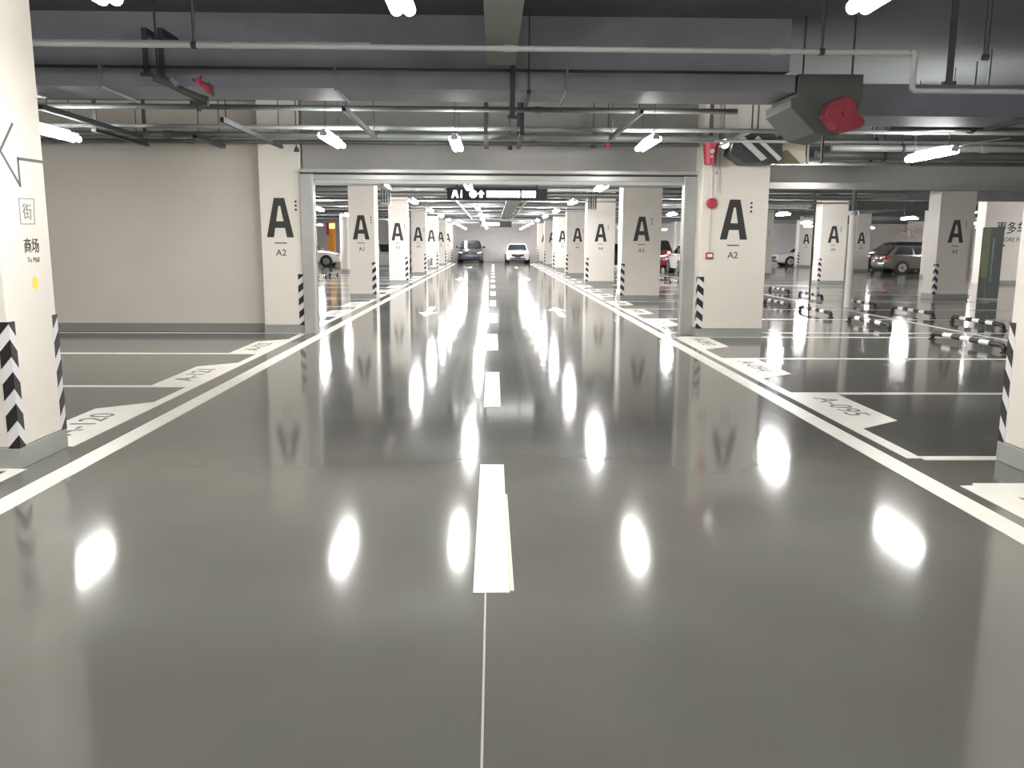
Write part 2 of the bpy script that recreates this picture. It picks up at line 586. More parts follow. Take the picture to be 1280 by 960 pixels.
polyline_print([(5.757, 2.25), (5.59, 2.065), (5.787, 1.86), (5.787, 2.035), (6.10, 2.042)], 0.018, 'line_logo', near_slim)
bxm = MB()
for a, b in (((5.755, 1.776), (5.94, 1.780)), ((5.94, 1.780), (5.925, 1.613)), ((5.925, 1.613), (5.755, 1.609)), ((5.755, 1.609), (5.755, 1.776))):
    a, b = Vector(a), Vector(b)
    d = (b - a).normalized()
    n = Vector((-d.y, d.x)) * .003
    bxm.prism([tuple(a + n), tuple(b + n), tuple(b - n), tuple(a - n)], lambda u, v, t: side_point(u, v, .0005 + .002 * t))
bxm.build('stamp_frame', 'faint_print', near_slim)
RS = (PI / 2, 0, PI / 2)
lettering('街', 0.115, 'faint_print', near_slim, side_point(5.845, 1.694, .0015), RS)
lettering('商场', 0.105, 'letter', near_slim, side_point(5.862, 1.468, .0015), RS, width=0.185, bold=0.001)
lettering('To Mall', 0.05, 'dim_print', near_slim, side_point(5.87, 1.372, .0015), RS, width=0.15)
d = MB()
d.prism([(5.869 + .035 * math.cos(a) , 1.215 + .045 * math.sin(a)) for a in [i * PI / 8 for i in range(16)]], lambda u, v, t: side_point(u, v, .0005 + .002 * t))
d.build('sticker', 'yellow', near_slim)

# round white column and orange wrapped column far off
t = thing('round_column', (-7.6, 44.0, 0), 'round white column behind the first slim A column', 'column')
MB().tube([(0, 0, .14), (0, 0, CEIL)], 0.27, 24).build('shaft', 'white_wall', t, smooth=True)
MB().tube([(0, 0, 0), (0, 0, .14)], 0.28, 24).build('plinth', 'plinth', t, smooth=True)
t = thing('wrapped_column', (-11.4, 60.5, 0), 'column wrapped in orange film above the white car', 'column')
MB().box(-.23, .23, -.25, .25, 0, CEIL).build('shaft', 'orange', t, bevel=.01)
MB().box(-.30, -.12, -.29, .29, 2.0, 3.0).build('red_corner_panel', 'red', t)
MB().box(-.1, .3, -.32, -.26, 2.45, 2.8).build('light_panel', mat('yellow_light_panel', (.9, .8, .4), .4, emit=((1, .85, .35), 1.2), var=.01), t)

# ------------------------------------------------------------------ shutter frame
t = thing('roller_shutter', (0, 14.0, 0), 'raised roller shutter frame around the wide lane opening', 'shutter')
for x0, x1 in ((-3.115, -2.90), (3.11, 3.315)):
    g = MB()
    lo, hi = x0, x1
    inn = hi if x0 < 0 else lo
    g.box(lo, hi, -.06, -.02, 0, 2.58)
    g.box(lo, hi, .05, .09, 0, 2.58)
    out_ = lo if x0 < 0 else hi
    g.box(*sorted((out_, out_ + (.05 if x0 < 0 else -.05))), -.02, .05, 0, 2.58)
    gg = g.build('guide_rail', 'rail', t, bevel=.003)
    MB().box(*sorted((inn, inn + (-.035 if x0 < 0 else .035))), -.075, -.06, 0, 2.58).build('guide_lip', 'pale_metal', gg)
MB().box(-3.115, 3.315, -.10, .05, 2.605, 2.66).build('head_box', 'rail', t, bevel=.004)
MB().box(-3.115, 3.315, -.05, .05, 2.58, 2.602).build('head_gap', 'hanger', t)
MB().box(-2.90, 3.11, -.03, .04, 2.50, 2.577).build('bottom_bar', 'rail', t, bevel=.004)
MB().box(-2.895, 3.105, -.012, .025, 2.44, 2.497).build('rubber_edge', 'pale_metal', t)

# ------------------------------------------------------------------ lamps


def lamp_meshes():
    L = 1.22
    housing = MB().box(-.028, .028, -L / 2, L / 2, .038, .075).mesh('housing', bevel=.006)
    spine = MB().box(-.02, .02, -L / 2 + .2, L / 2 - .2, .075, .095).mesh('spine', bevel=.004)
    tb = MB().tube([(0, -L / 2 + .012, 0), (0, -L / 2 + .03, 0), (0, L / 2 - .03, 0), (0, L / 2 - .012, 0)], [.026, .036, .036, .026], 12).mesh('tube', smooth=True)
    cap = MB().box(-.05, .05, -.006, .006, -.012, .045).mesh('end_cap', bevel=.003)
    return housing, spine, tb, cap


LM = lamp_meshes()
for me, mm in zip(LM, ('housing', 'housing', 'tube', 'housing')):
    me.materials.append(M[mm])
LM_FAR = LM[2].copy()
LM_FAR.materials.clear()
LM_FAR.materials.append(M['tube_far'])
LM_OFF = LM[2].copy()
LM_OFF.materials.clear()
LM_OFF.materials.append(M['housing'])
_rod_cache = {}
RODS = []


def lamp(x, y, z, label, group, lit=True):
    t = thing('tube_lamp', (x, y, z), label, 'lamp', group)
    put('housing', LM[0], None, t)
    put('spine', LM[1], None, t)
    for dx in (-.037, .037):
        put('tube', (LM[2] if z > 2.7 else LM_FAR) if lit else LM_OFF, None, t, 'glowing white tube' if lit else 'unlit white tube', (dx, 0, 0))
    for dy in (-.608, .608):
        put('end_cap', LM[3], None, t, None, (0, dy, 0))
    key = round(z, 3)
    if key not in _rod_cache:
        me = MB().tube([(0, 0, .08), (0, 0, CEIL - z)], 0.005, 6).mesh('hanging_rod')
        me.materials.append(M['hanger'])
        _rod_cache[key] = me
    for dy in (-.45, .45):
        RODS.append((x, y + dy))
        put('hanging_rod', _rod_cache[key], None, t, None, (0, dy, 0))
    return t


ZN, ZF = 2.82, 2.58
lamp(-2.12, 4.40, ZN, 'twin tube lamp above numbered tabs near the logo column', 'lamps before the shutter')
lamp(-0.52, 4.55, ZN, 'twin tube lamp hung beside the centre ceiling beam', 'lamps before the shutter')
lamp(2.06, 4.40, ZN, 'twin tube lamp under the stepped conduit run', 'lamps before the shutter')
lamp(-2.12, 11.5, ZN, 'twin tube lamp facing the header beside the partition wall', 'lamps before the shutter')
lamp(-0.50, 11.8, ZN, 'twin tube lamp facing the middle of the header wall', 'lamps before the shutter')
lamp(2.07, 11.6, ZN, 'twin tube lamp facing the header close to the red valve', 'lamps before the shutter')
lamp(-5.50, 11.0, ZN, 'twin tube lamp against the plain partition wall beside the logo column', 'lamps before the shutter')
side_lamp = lamp(5.92, 11.6, 2.70001, 'twin tube lamp with hanging wire before the side header beam', 'lamps before the shutter')
MB().tube([(.06, -.6, .06), (.22, -.8, .09), (.50, -.95, .12)], 0.008, 6).build('loose_wire', 'pipe_light', side_lamp)
for x in (-5.5, -2.12, -0.5, 2.06, 5.92):  # unseen row added behind the camera to light the near columns
    lamp(x, -1.5, ZN, 'unseen twin tube lamp added behind the lane start', 'lamps behind the lane start')
lamp(-8.9, 10.6, ZN, 'unseen twin tube lamp added over the bay ends to brighten the partition wall', 'lamps behind the lane start')  # out of view, added to brighten the partition wall
lamp(-5.5, 4.4, ZN, 'twin tube lamp over the bays behind the logo column', 'lamps behind the lane start')
lamp(6.6, 4.4, ZN, 'twin tube lamp over the bays behind the chevron column', 'lamps behind the lane start')
NTH = ['first', 'second', 'third', 'fourth', 'fifth', 'sixth', 'seventh', 'eighth', 'ninth']
for k in range(9):  # ninth lamp of each row is added to brighten the end wall
    y = 16.9 + 6.0 * k
    lamp(-2.12, y, ZF, '%s twin tube lamp beyond the shutter along the slim columns' % NTH[k] + (', unlit' if k == 0 else ''), 'lamps along the slim column row', lit=k > 0)
    lamp(2.12, y, ZF, '%s twin tube lamp beyond the shutter along the broad columns' % NTH[k], 'lamps along the broad column row')
lamp(-0.48, 16.9, ZF, 'twin tube lamp before the black hanging sign', 'middle lamps beyond the sign')
for k in range(7):
    lamp(-0.48, 26.8 + 6.0 * k, ZF, '%s middle twin tube lamp beyond the black hanging sign' % NTH[k], 'middle lamps beyond the sign')
for x, y in ((-5.85, 20.0), (-5.85, 28.9), (-5.9, 34.6), (-9.5, 43.5), (-6.0, 52.0), (-11.0, 54.5)):
    lamp(x, y, ZF, 'twin tube lamp over the bays behind the slim columns', 'lamps over the bays behind the slim columns')
for x, y in ((5.5, 15.9), (6.6, 31.5), (10.5, 30.8), (6.5, 43.0), (10.5, 43.5)):
    lamp(x, y, ZF, 'twin tube lamp over the bays behind the broad columns', 'lamps over the bays behind the broad columns')
for x, y in ((15.7, 18.0), (15.6, 28.0), (17.0, 34.6), (15.5, 42.0), (18.6, 50.0), (24.0, 42.0), (24.0, 54.0), (15.5, 57.0), (23.0, 30.5), (27.0, 30.5), (19.0, 63.5), (24.5, 62.0), (29.0, 50.0), (13.0, 64.5), (8.5, 57.0)):  # the lamps closest to the end wall are added to brighten it
    lamp(x, y, ZF, 'twin tube lamp over the aisle past the wheel stops, some added', 'lamps over the far aisle')

# ------------------------------------------------------------------ ceiling services
def pipe(name, pts, r, m, label, cat='pipe', group=None, couplings=0, hangers=(), hz=CEIL, n=12, rod=0.008):
    t = thing(name, pts[0], label, cat, group)
    o = Vector(pts[0])
    lp = [Vector(p) - o for p in pts]
    MB().tube(lp, r, n).build('run', m, t, smooth=True)
    a, b = lp[0], lp[-1]
    for i in range(couplings):
        c = a.lerp(b, (i + .5) / couplings)
        d = (b - a).normalized()
        MB().tube([c - d * .05, c + d * .05], r * 1.25, n).build('coupling', m, t, smooth=True)
    for x in hangers:
        f = (x - pts[0][0]) / (pts[-1][0] - pts[0][0]) if pts[-1][0] != pts[0][0] else x
        c = a.lerp(b, f)
        h = MB().tube([c + Vector((0, 0, r)), Vector((c.x, c.y, hz - o.z))], rod, 6)
        h.tube([c - Vector((.02, 0, 0)), c + Vector((.02, 0, 0))], r * 1.3, n)
        h.build('hanger', 'hanger', t)
    return t


pipe('conduit', [(-5.2, 7.0, 3.02), (3.33, 7.0, 3.02)], 0.022, 'pipe_light', 'thin pale conduit crossing under the ceiling before the duct', couplings=4, hangers=(-2.35, 2.62), rod=.012)
pipe('conduit', [(3.34, 7.0, 3.03), (3.375, 7.0, 3.02), (3.375, 7.0, 2.75), (3.40, 7.0, 2.73), (8.5, 7.0, 2.73)], 0.022, 'pipe_light', 'thin pale conduit stepping down towards the large dark duct', hangers=(3.95,), rod=.02)
pipe('conduit', [(-9.0, 7.25, 3.10), (-1.0, 7.25, 3.10)], 0.014, 'pipe_grey', 'slender grey conduit running behind the pale conduit')


def duct(x0, x1, y0, y1, z0, z1, label, step=1.25, m='duct'):
    t = thing('air_duct', ((x0 + x1) / 2, (y0 + y1) / 2, z0), label, 'duct')
    cx, cy = (x0 + x1) / 2, (y0 + y1) / 2
    n = max(1, int(round((x1 - x0) / step)))
    for i in range(n):
        a, b = x0 + (x1 - x0) * i / n, x0 + (x1 - x0) * (i + 1) / n
        MB().box(a - cx + .004, b - cx - .004, y0 - cy, y1 - cy, 0, z1 - z0).build('duct_section', m, t, bevel=.006)
        if i:
            MB().box(a - cx - .012, a - cx + .012, y0 - cy - .025, y1 - cy + .025, -.025, z1 - z0 + .025).build('flange', m, t)
    for x in [x0 + (x1 - x0) * (i + .5) / max(1, n // 2) for i in range(max(1, n // 2))]:
        h = MB().box(x - cx - .02, x - cx + .02, y0 - cy - .03, y1 - cy + .03, -.04, 0)
        for yy in (y0 - cy - .035, y1 - cy + .035):
            h.tube([(x - cx, yy, -.03), (x - cx, yy, CEIL - z0)], 0.007, 6)
        h.build('hanger', 'hanger', t)
    return t


duct(-13.0, 3.02, 8.70, 9.46, 3.0, 3.17, 'long dark duct crossing above the lane before the header', 2.2)
duct(3.72, 12.0, 9.30, 10.1, 2.87, 3.20, 'lower dark duct beyond the red damper casing', 2.0)
# duct transition and red flange
t = thing('duct_transition', (3.27, 9.1, 2.58), 'dark slanted duct transition piece with red damper casing', 'duct')
MB().prism([(-.29, .37), (-.29, .28), (-.03, .03), (.17, 0), (.30, .06), (.43, .33), (.43, .60), (-.23, .60), (-.23, .37)], lambda u, v, w: (u, -.40 + .8 * w, v)).build('body', mat('transition_sheet', (.11, .125, .115), .6, var=.1), t, bevel=.01)
MB().box(.07, .09, -.35, -.33, -.26, .02).build('drop_rod', 'hanger', t)
dm = MB().prism([(-.19, -.02), (-.15, .10), (-.02, .17), (.11, .13), (.13, .03), (.22, -.07), (.19, -.13), (.04, -.17), (-.08, -.15), (-.13, -.08)], lambda u, v, w: (u + .17, -.62 + .2 * w, v + .19)).build('damper_casing', 'red_dull', t, bevel=.02, label='red fire damper casing')
MB().tube([(.18, -.62, .19), (.18, -.65, .19)], .035, 12).build('spindle', 'red_dull', dm)
for xx in (-.15, .35):
    MB().tube([(xx, 0, .6), (xx, 0, .66)], .02, 6).tube([(xx, -.3, .6), (xx, -.3, CEIL - 2.58)], .01, 6).build('hanging_rod', 'hanger', t)

# cross pipes between duct and header
for i, (yy, z, r, m, lab) in enumerate(((11.4, 3.22, .035, 'pipe_dark', 'dark upper cross pipe before the header wall'),
                                         (11.9, 3.04, .03, 'pipe_grey', 'grey cross pipe hung on trapeze brackets before the header wall'),
                                         (12.55, 3.01, .045, 'pipe_dark', 'thick dark cross pipe before the header wall'),
                                         (12.9, 3.02, .022, 'pipe_light', 'pale thin cross pipe before the header wall'),
                                         (13.45, 3.02, .03, 'pipe_dark', 'dark lower cross pipe close to the header wall'))):
    pipe('cross_pipe', [(-12.5, yy, z), (9.5 if i % 2 else 3.2, yy, z)], r, m, lab, couplings=3)
for x, lab in ((-5.2, 'dark trapeze hanger holding the cross pipes above the partition wall'), (-0.1, 'dark trapeze hanger holding the cross pipes by the middle lamp'),
               (0.38, 'dark trapeze hanger holding the cross pipes beside the lane centre')):
    t = thing('trapeze_hanger', (x, 11.6, 2.905), lab, 'hanger')
    MB().box(-.03, .03, -.15, 1.55, 0, .04).build('cross_bar', 'hanger', t)
    for yy in (-.1, 1.5):
        MB().box(-.025, .025, yy - .01, yy + .01, .04, CEIL - 2.905).build('drop_bar', 'hanger', t)
# strut channels running along the lane
for x, y0, y1, z, w_, lab in ((-1.62, 9.5, 12.0, 2.9, .045, 'dark strut channel pointing along the lane beside the partition side lamp'),
                              (1.62, 9.5, 12.0, 2.9, .045, 'dark strut channel pointing along the lane beside the red valve side lamp'),
                              (-4.9, 9.56, 12.2, 2.9, .06, 'dark strut channel above the plain partition wall'),
                              (-4.05, 11.9, 13.1, 2.88, .08, 'thick dark channel piece close to the partition wall'),
                              (-3.15, 10.2, 13.0, 2.87, .04, 'slim dark strut channel over the A2 column by the partition')):
    t = thing('strut_channel', (x, y0, z), lab, 'channel')
    L = y1 - y0
    MB().box(-w_ / 2, w_ / 2, 0, L, 0, .008).box(-w_ / 2, -w_ / 2 + .008, 0, L, .008, .06).box(w_ / 2 - .008, w_ / 2, 0, L, .008, .06).build('channel', 'hanger', t)
    for yy in (.15, L - .15):
        MB().tube([(0, yy, .008), (0, yy, CEIL - z)], .007, 6).build('hanging_rod', 'hanger', t)

# pipe group with red valves over the partition side
t = thing('valve_pipe', (-2.92, 8.25, 2.9), 'slanting dark pipe with small red valves under the duct', 'pipe')
MB().tube([(-.24, 0, .10), (-.12, 0, .06), (.04, 0, -.02), (.16, .03, -.07), (.22, .08, -.08)], .033, 10).build('run', 'pipe_dark', t, smooth=True)
for dx, dy, dz in ((-.06, -.03, .055), (.17, -.02, .06), (.24, -.02, -.0)):
    v = MB().tube([(dx, dy, dz + .03), (dx + .05, dy, dz - .03)], .026, 10).build('valve', 'red' if dx > 0 else 'duct', t)
    MB().tube([(dx + .02, dy, dz), (dx + .04, dy, dz + .06)], .008, 6).build('stem', 'hanger', v)
MB().tube([(.12, 0, .09), (.30, 0, .03), (.30, 0, -.06)], .014, 8).build('branch', 'pipe_dark', t)
MB().box(.08, .24, .0, .08, -.14, -.10).build('bracket', 'hanger', t)
MB().tube([(.15, .04, -.13), (.15, .04, -.19)], .02, 8).build('drain', 'hanger', t)
MB().tube([(-.2, 0.0, .09), (-.2, 0.0, .85)], .01, 6).build('hanging_rod', 'hanger', t)

# dark hanger plates by the conduit
for x, y, z0, lab in ((-3.17, 8.5, 3.02, 'broad dark hanger plate near the logo column'), (-3.32, 8.5, 3.06, 'narrow dark hanger plate near the logo column'),
                      (0.19, 8.66, 2.72, 'dark drop rod at the lane centre below the duct'), (3.75, 7.15, 2.80, 'blue grey hanger plate on the stepped conduit')):
    t = thing('hanger_plate', (x, y, z0), lab, 'hanger')
    if y == 8.5:
        MB().box(-.025, .025, -.01, .01, 0, 3.5 - z0).box(-.025, .025, .01, .42, 3.46 - z0, 3.5 - z0).build('plate', 'hanger', t)
    else:
        MB().box(-.025, .025, -.01, .01, 0, CEIL - z0).build('plate', 'hanger', t)
    MB().box(-.05, .05, -.025, .025, 0, .03).build('foot', 'hanger', t)

# sprinkler heads
for x, y, z, m, lab in ((-3.0, 13.3, 2.86, 'hanger', 'dark bracket stub above the A2 column by the partition'), (0.25, 13.2, 2.90, 'hanger', 'dark sprinkler drop near the lane centre before the header'),
                        (1.72, 13.0, 2.92, 'red', 'small red sprinkler drop before the header'), (1.5, 13.0, 2.92, 'hanger', 'dark sprinkler drop next to the red one')):
    t = thing('sprinkler', (x, y, z), lab, 'sprinkler')
    MB().tube([(0, 0, .06), (0, 0, CEIL - z)], .011, 8).build('drop_pipe', 'pipe_dark', t)
    MB().tube([(0, 0, 0), (0, 0, .07)], [.045, .022], 10).build('head', m, t)

# equipment over the alarm column
t = thing('red_valve', (3.36, 13.35, 2.88), 'red alarm valve hanging above the broad A2 column', 'valve')
MB().tube([(0, 0, -.16), (0, 0, .16)], [.085, .12], 14).build('body', 'red', t, smooth=True)
MB().tube([(0, 0, .16), (0, 0, CEIL - 2.88)], .03, 10).build('riser', 'pipe_dark', t)
MB().tube([(0, -.13, .03), (0, -.10, .03)], .035, 10).build('gauge', 'pale_metal', t)
MB().tube([(0, -.12, -.05), (0, -.09, -.05)], .02, 10).build('plug', 'pale_metal', t)
t = thing('spot_light', (3.55, 13.3, 3.02), 'small bright spotlight beside the red alarm valve', 'spotlight')
MB().tube([(0, -.06, 0), (0, .06, 0)], [.075, .05], 14).build('head', 'housing', t)
MB().tube([(0, -.062, 0), (0, -.066, 0)], .068, 14).build('lens', mat('spot_lens', (.9, .9, .9), .3, emit=((1, 1, .96), 6.0), var=.001), t)
MB().tube([(0, .03, .06), (0, .03, CEIL - 3.02)], .012, 8).build('stem', 'pipe_grey', t)
t = thing('riser_pipe', (3.56, 13.56, 0), 'thin white riser pipe running up beside the red alarm valve', 'pipe')
MB().tube([(0, 0, 2.30), (0, 0, CEIL)], .018, 8).build('run', 'pipe_light', t)
MB().box(-.03, .03, 0, .06, 2.60, 2.63).build('clip', 'pale_metal', t)

t = thing('shutter_motor', (4.02, 13.1, 2.72), 'dark shutter drive with two pale slanted bars above the A2 column', 'motor')
arc = [(-.44, .14), (-.40, .30), (-.22, .44), (0, .48), (.22, .46), (.38, .30), (.42, .06), (.28, 0), (-.2, 0)]
MB().prism(arc, lambda u, v, w: (u * .95, -.02 + .42 * w, v)).build('casing', 'hanger', t, bevel=.01)
for k, dx in enumerate((-.06, .20)):
    wv = .085 if k == 0 else .05
    MB().prism([(-.27 + dx, .36), (-.27 + dx + wv, .40), (.11 + dx + wv, .07), (.11 + dx, .03)], lambda u, v, w: (u, -.06 + .04 * w, v)).build('slanted_bar', 'pale_metal', t, bevel=.004)
MB().prism([(-.62, .22), (-.58, .28), (-.18, .47), (-.14, .43)], lambda u, v, w: (u, -.04 + .05 * w, v)).build('top_bar', 'pale_metal', t)
for yy in (.05, .35):
    MB().tube([(0, yy, .45), (0, yy, CEIL - 2.72)], .012, 6).build('hanging_rod', 'hanger', t)
t = thing('control_box', (4.62, 13.2, 2.74), 'beige box beside the dark shutter drive', 'box')
MB().box(-.20, .17, -.02, .3, .0, .42).build('body', 'beige', t, bevel=.01)
MB().prism([(-.20, 0), (-.20, .17), (-.12, .19), (.08, 0)], lambda u, v, w: (u, -.035 + .015 * w, v)).build('brown_patch', mat('brown_patch', (.14, .11, .06), .6, var=.1), t)
MB().tube([(.21, 0, -.02), (.21, 0, CEIL - 2.74)], .02, 10).build('edge_pipe', 'pipe_light', t)
for yy in (.05, .25):
    MB().tube([(0, yy, .42), (0, yy, CEIL - 2.74)], .01, 6).build('hanging_rod', 'hanger', t)
# long services above the side header
for i, (y, z, r, m, lab) in enumerate(((12.6, 2.90, .05, 'pipe_grey', 'grey pipe above the side header beam'), (13.2, 2.86, .07, 'pipe_dark', 'thick dark pipe above the side header beam'),
                                       (13.65, 2.84, .03, 'pipe_light', 'pale thin pipe resting over the side header beam'), (10.8, 3.0, .09, 'pipe_dark', 'thick dark pipe behind the lower duct'),
                                       (13.5, 3.08, .06, 'pipe_grey', 'high grey pipe above the side header beam'))):
    pipe('side_pipe', [(4.95, y, z), (14.0, y, z)], r, m, lab, couplings=2, hangers=(6.0, 9.0))

# alarm bell and call point on the broad A2 column
t = thing('alarm_bell', (3.475, 13.618, 2.14), 'red round alarm bell on the broad A2 column', 'alarm')
MB().box(-.05, .05, -.03, 0, -.05, .05).build('back_box', 'red', t, bevel=.004)
MB().tube([(0, -.03, 0), (0, -.055, 0), (0, -.075, 0), (0, -.085, 0)], [.085, .082, .06, .02], 20).build('gong', 'red', t, smooth=True)
MB().tube([(.02, -.03, .075), (.055, -.05, .09)], .02, 8).build('cap', 'pale_metal', t)
t = thing('call_point', (3.48, 13.618, 1.32), 'small red ringed fire call point on the broad A2 column', 'alarm')
MB().box(-.06, .06, -.035, 0, -.05, .05).build('case', 'red', t, bevel=.008)
MB().box(-.04, .04, -.042, -.036, -.025, .025).build('face', 'stop_white', t)
t = thing('cable_conduit', (3.475, 13.618, 0), 'thin white conduit between alarm bell and call point', 'conduit')
MB().tube([(0, -.01, 1.37), (0, -.01, 2.09)], .009, 8).build('run', 'white_wall', t)
MB().tube([(0, -.01, 2.19), (0, -.01, 3.0)], .009, 8).build('upper_run', 'white_wall', t)

# services beyond the shutter
labels_m = {'pipe_dark': 'dark', 'pipe_grey': 'grey', 'pipe_light': 'pale'}
RODS += [(.39, 24.5 + 5 * k) for k in range(5)]
TWELVE = NTH + ['tenth', 'eleventh', 'twelfth']
USED_Y = []
for i in range(12):
    yb = 15.6 + 3.9 * i
    for j, (dy, z, r, m) in enumerate(((0, 2.98, .05, 'pipe_grey'), (.8, 3.05, .09, 'pipe_dark'), (1.7, 2.90, .03, 'pipe_light'))):
        py = yb + dy
        for _ in range(40):
            hit = any(abs(py - (23.0 + BAY * q)) < 1.0 for q in range(6)) or any(abs(py - ry) < r + .04 for rx, ry in RODS if -14 < rx < 18)
            hit = hit or any(abs(py - q) < r + .08 for q in USED_Y) or abs(py - 20.3) < .2 or abs(py - 21.0) < .12 or abs(py - 46.0) < .12 or abs(py - 44.0) < .4 or abs(py - 23.8) < .2
            if not hit:
                break
            py += .07
        USED_Y.append(py)
        pipe('cross_pipe', [(-14, py, z), (12.2, py, z)], r, m, '%s %s cross pipe under the ceiling beyond the shutter opening' % (TWELVE[i], labels_m[m]), group='%s cross pipes beyond the shutter' % labels_m[m], n=8, hangers=(-8.0, 7.6))
for x, z, r, m in ((-1.15, 2.80, .04, 'pipe_grey'), (1.05, 2.82, .03, 'pipe_light')):
    pipe('lane_pipe', [(x, 21.3, z), (x, 45.5, z)], r, m, '%s pipe running along the lane beyond the shutter' % labels_m[m], n=8)
t = thing('cable_tray', (0.62, 24.0, 2.75), 'wide dark cable tray along the lane beyond the sign', 'cable tray')
MB().box(-.22, .22, 0, 21, 0, .01).box(-.22, -.205, 0, 21, .01, .09).box(.205, .22, 0, 21, .01, .09).build('tray', 'pipe_dark', t)
for k in range(5):
    MB().tube([(-.23, .5 + 5 * k, 0), (-.23, .5 + 5 * k, 1.0)], .008, 6).build('hanging_rod', 'hanger', t)
# pipe bundles against the column heads beyond the opening
for x, y, lab in ((-2.78, 22.3, 'small light fitting on the first slim A column head'), (2.95, 25.5, 'grey ribbed pipe bundle between the broad A columns')):
    t = thing('column_fitting', (x, y, 2.35), lab, 'fitting')
    MB().box(-.13, .13, -.05, .05, .12, .17).build('bracket', 'pale_metal', t)
    for k in range(4):
        MB().tube([(-.10 + .067 * k, 0, .17), (-.10 + .067 * k, 0, CEIL - 2.35)], .026, 8).build('riser', 'hanger' if k % 2 else 'pipe_dark', t)


# ------------------------------------------------------------------ lit hanging sign
def hanging_sign(x0, x1, y, z0, z1, label, main):
    t = thing('hanging_sign', ((x0 + x1) / 2, y, z0), label, 'sign')
    w, h = (x1 - x0), (z1 - z0)
    MB().box(-w / 2, w / 2, -.05, .05, 0, h).build('box', 'sign_box', t, bevel=.008)
    for sx in (-.4, .4):
        MB().tube([(sx * w, 0, h), (sx * w, 0, CEIL - z0)], .012, 8).build('hanging_rod', 'hanger', t)
    fy = lambda u, v, q: (u * w - w / 2, -.052 - .004 * q, v * h)

    def lit(name, poly):
        return MB().prism(poly, fy).build(name, 'lit_text', t)
    if main:
        me = letter_a(w * .07, h * .62, .004)
        put('lit_letter', me, 'lit_text', t, None, (-w / 2 + w * .082, -.052, h * .2))
        lit('lit_bar', [(.137, .2), (.152, .2), (.152, .82), (.142, .82)])
        lit('lit_disc', [(.262 + .038 * math.cos(i * PI / 10), .50 + .32 * math.sin(i * PI / 10)) for i in range(20)])
        lit('lit_arrow', [(.305, .5), (.34, .82), (.375, .5), (.355, .5), (.355, .22), (.325, .22), (.325, .5)])
        for k in range(9):
            a = .395 + .0375 * k
            lit('lit_character', [(a, .24), (a + .031, .24), (a + .033, .5), (a + .031, .78), (a, .78), (a + .002, .5)])
        for k in range(4):
            a = .745 + .036 * k
            lit('lit_character', [(a, .24), (a + .030, .24), (a + .032, .5), (a + .030, .78), (a, .78)])
    else:
        lit('lit_strip', [(.1, .25), (.62, .25), (.62, .8), (.1, .8)])
    return t


hanging_sign(-1.13, 1.32, 21.0, 2.53, 2.82, 'black hanging sign with white lit lettering over the lane', True)
hanging_sign(-0.75, 1.0, 46.0, 2.35, 2.65, 'small distant hanging sign with lit strip over the lane end', False)


# ------------------------------------------------------------------ wheel stops
def stop_meshes():
    L, r, z = 1.78, 0.04, 0.10
    segs = 7
    white, black = [], []
    parts = []
    for i in range(segs):
        a, b = -L / 2 + .09 + (L - .18) * i / segs, -L / 2 + .09 + (L - .18) * (i + 1) / segs
        me = MB().tube([(0, a, z), (0, b, z)], r if i % 2 == 0 else r * 1.01, 12).mesh('band', smooth=True)
        parts.append((me, 'rubber' if i % 2 == 0 else 'stop_white', 'black_band' if i % 2 == 0 else 'white_band'))
    for s in (-1, 1):
        pts = [(0, s * (L / 2 - .09), z), (0, s * (L / 2 - .04), z - .01), (0, s * (L / 2 - .005), z - .045), (0, s * (L / 2 + .005), .012)]
        me = MB().tube(pts, r, 12).tube([(0, s * (L / 2 + .005), 0), (0, s * (L / 2 + .005), .012)], r * 1.5, 12).mesh('end_foot', smooth=True)
        parts.append((me, 'rubber', 'end_foot'))
    for me, m, _ in parts:
        me.materials.append(M[m])
    return parts


STOP = stop_meshes()


def wheel_stop(x, y, label, group, rz=0.0):
    t = thing('wheel_stop', (x, y, 0), label, 'wheel stop', group, rz)
    for me, _, nm in STOP:
        put(nm, me, None, t)
    return t


for k in range(0, 4):
    b = 5.08 + BAY * k
    for i in range(3):
        yc = b + .68 + 2.62 * (i + .5)
        if k == 0:
            if i == 2:
                wheel_stop(7.2, yc + .25, 'black and white wheel stop before the side header beam', None, 0.06)
            continue
        wheel_stop(7.05, yc + random.uniform(-.08, .12), '%s striped wheel stop behind the broad columns past the side header' % NTH[3 * (k - 1) + i], 'wheel stops behind the broad columns', random.uniform(-.03, .05))
        wheel_stop(9.15, yc + random.uniform(-.08, .12), '%s striped wheel stop of the downpipe row past the side header' % NTH[3 * (k - 1) + i], 'wheel stops by the white downpipe', random.uniform(-.03, .05))
for k in range(1, 4):
    for i in range(3):
        yc = 5.5 + BAY * k + .62 + 2.64 * (i + .5)
        wheel_stop(-7.2, yc, '%s striped wheel stop behind the slim columns past the partition wall' % NTH[3 * (k - 1) + i], 'wheel stops behind the slim columns')

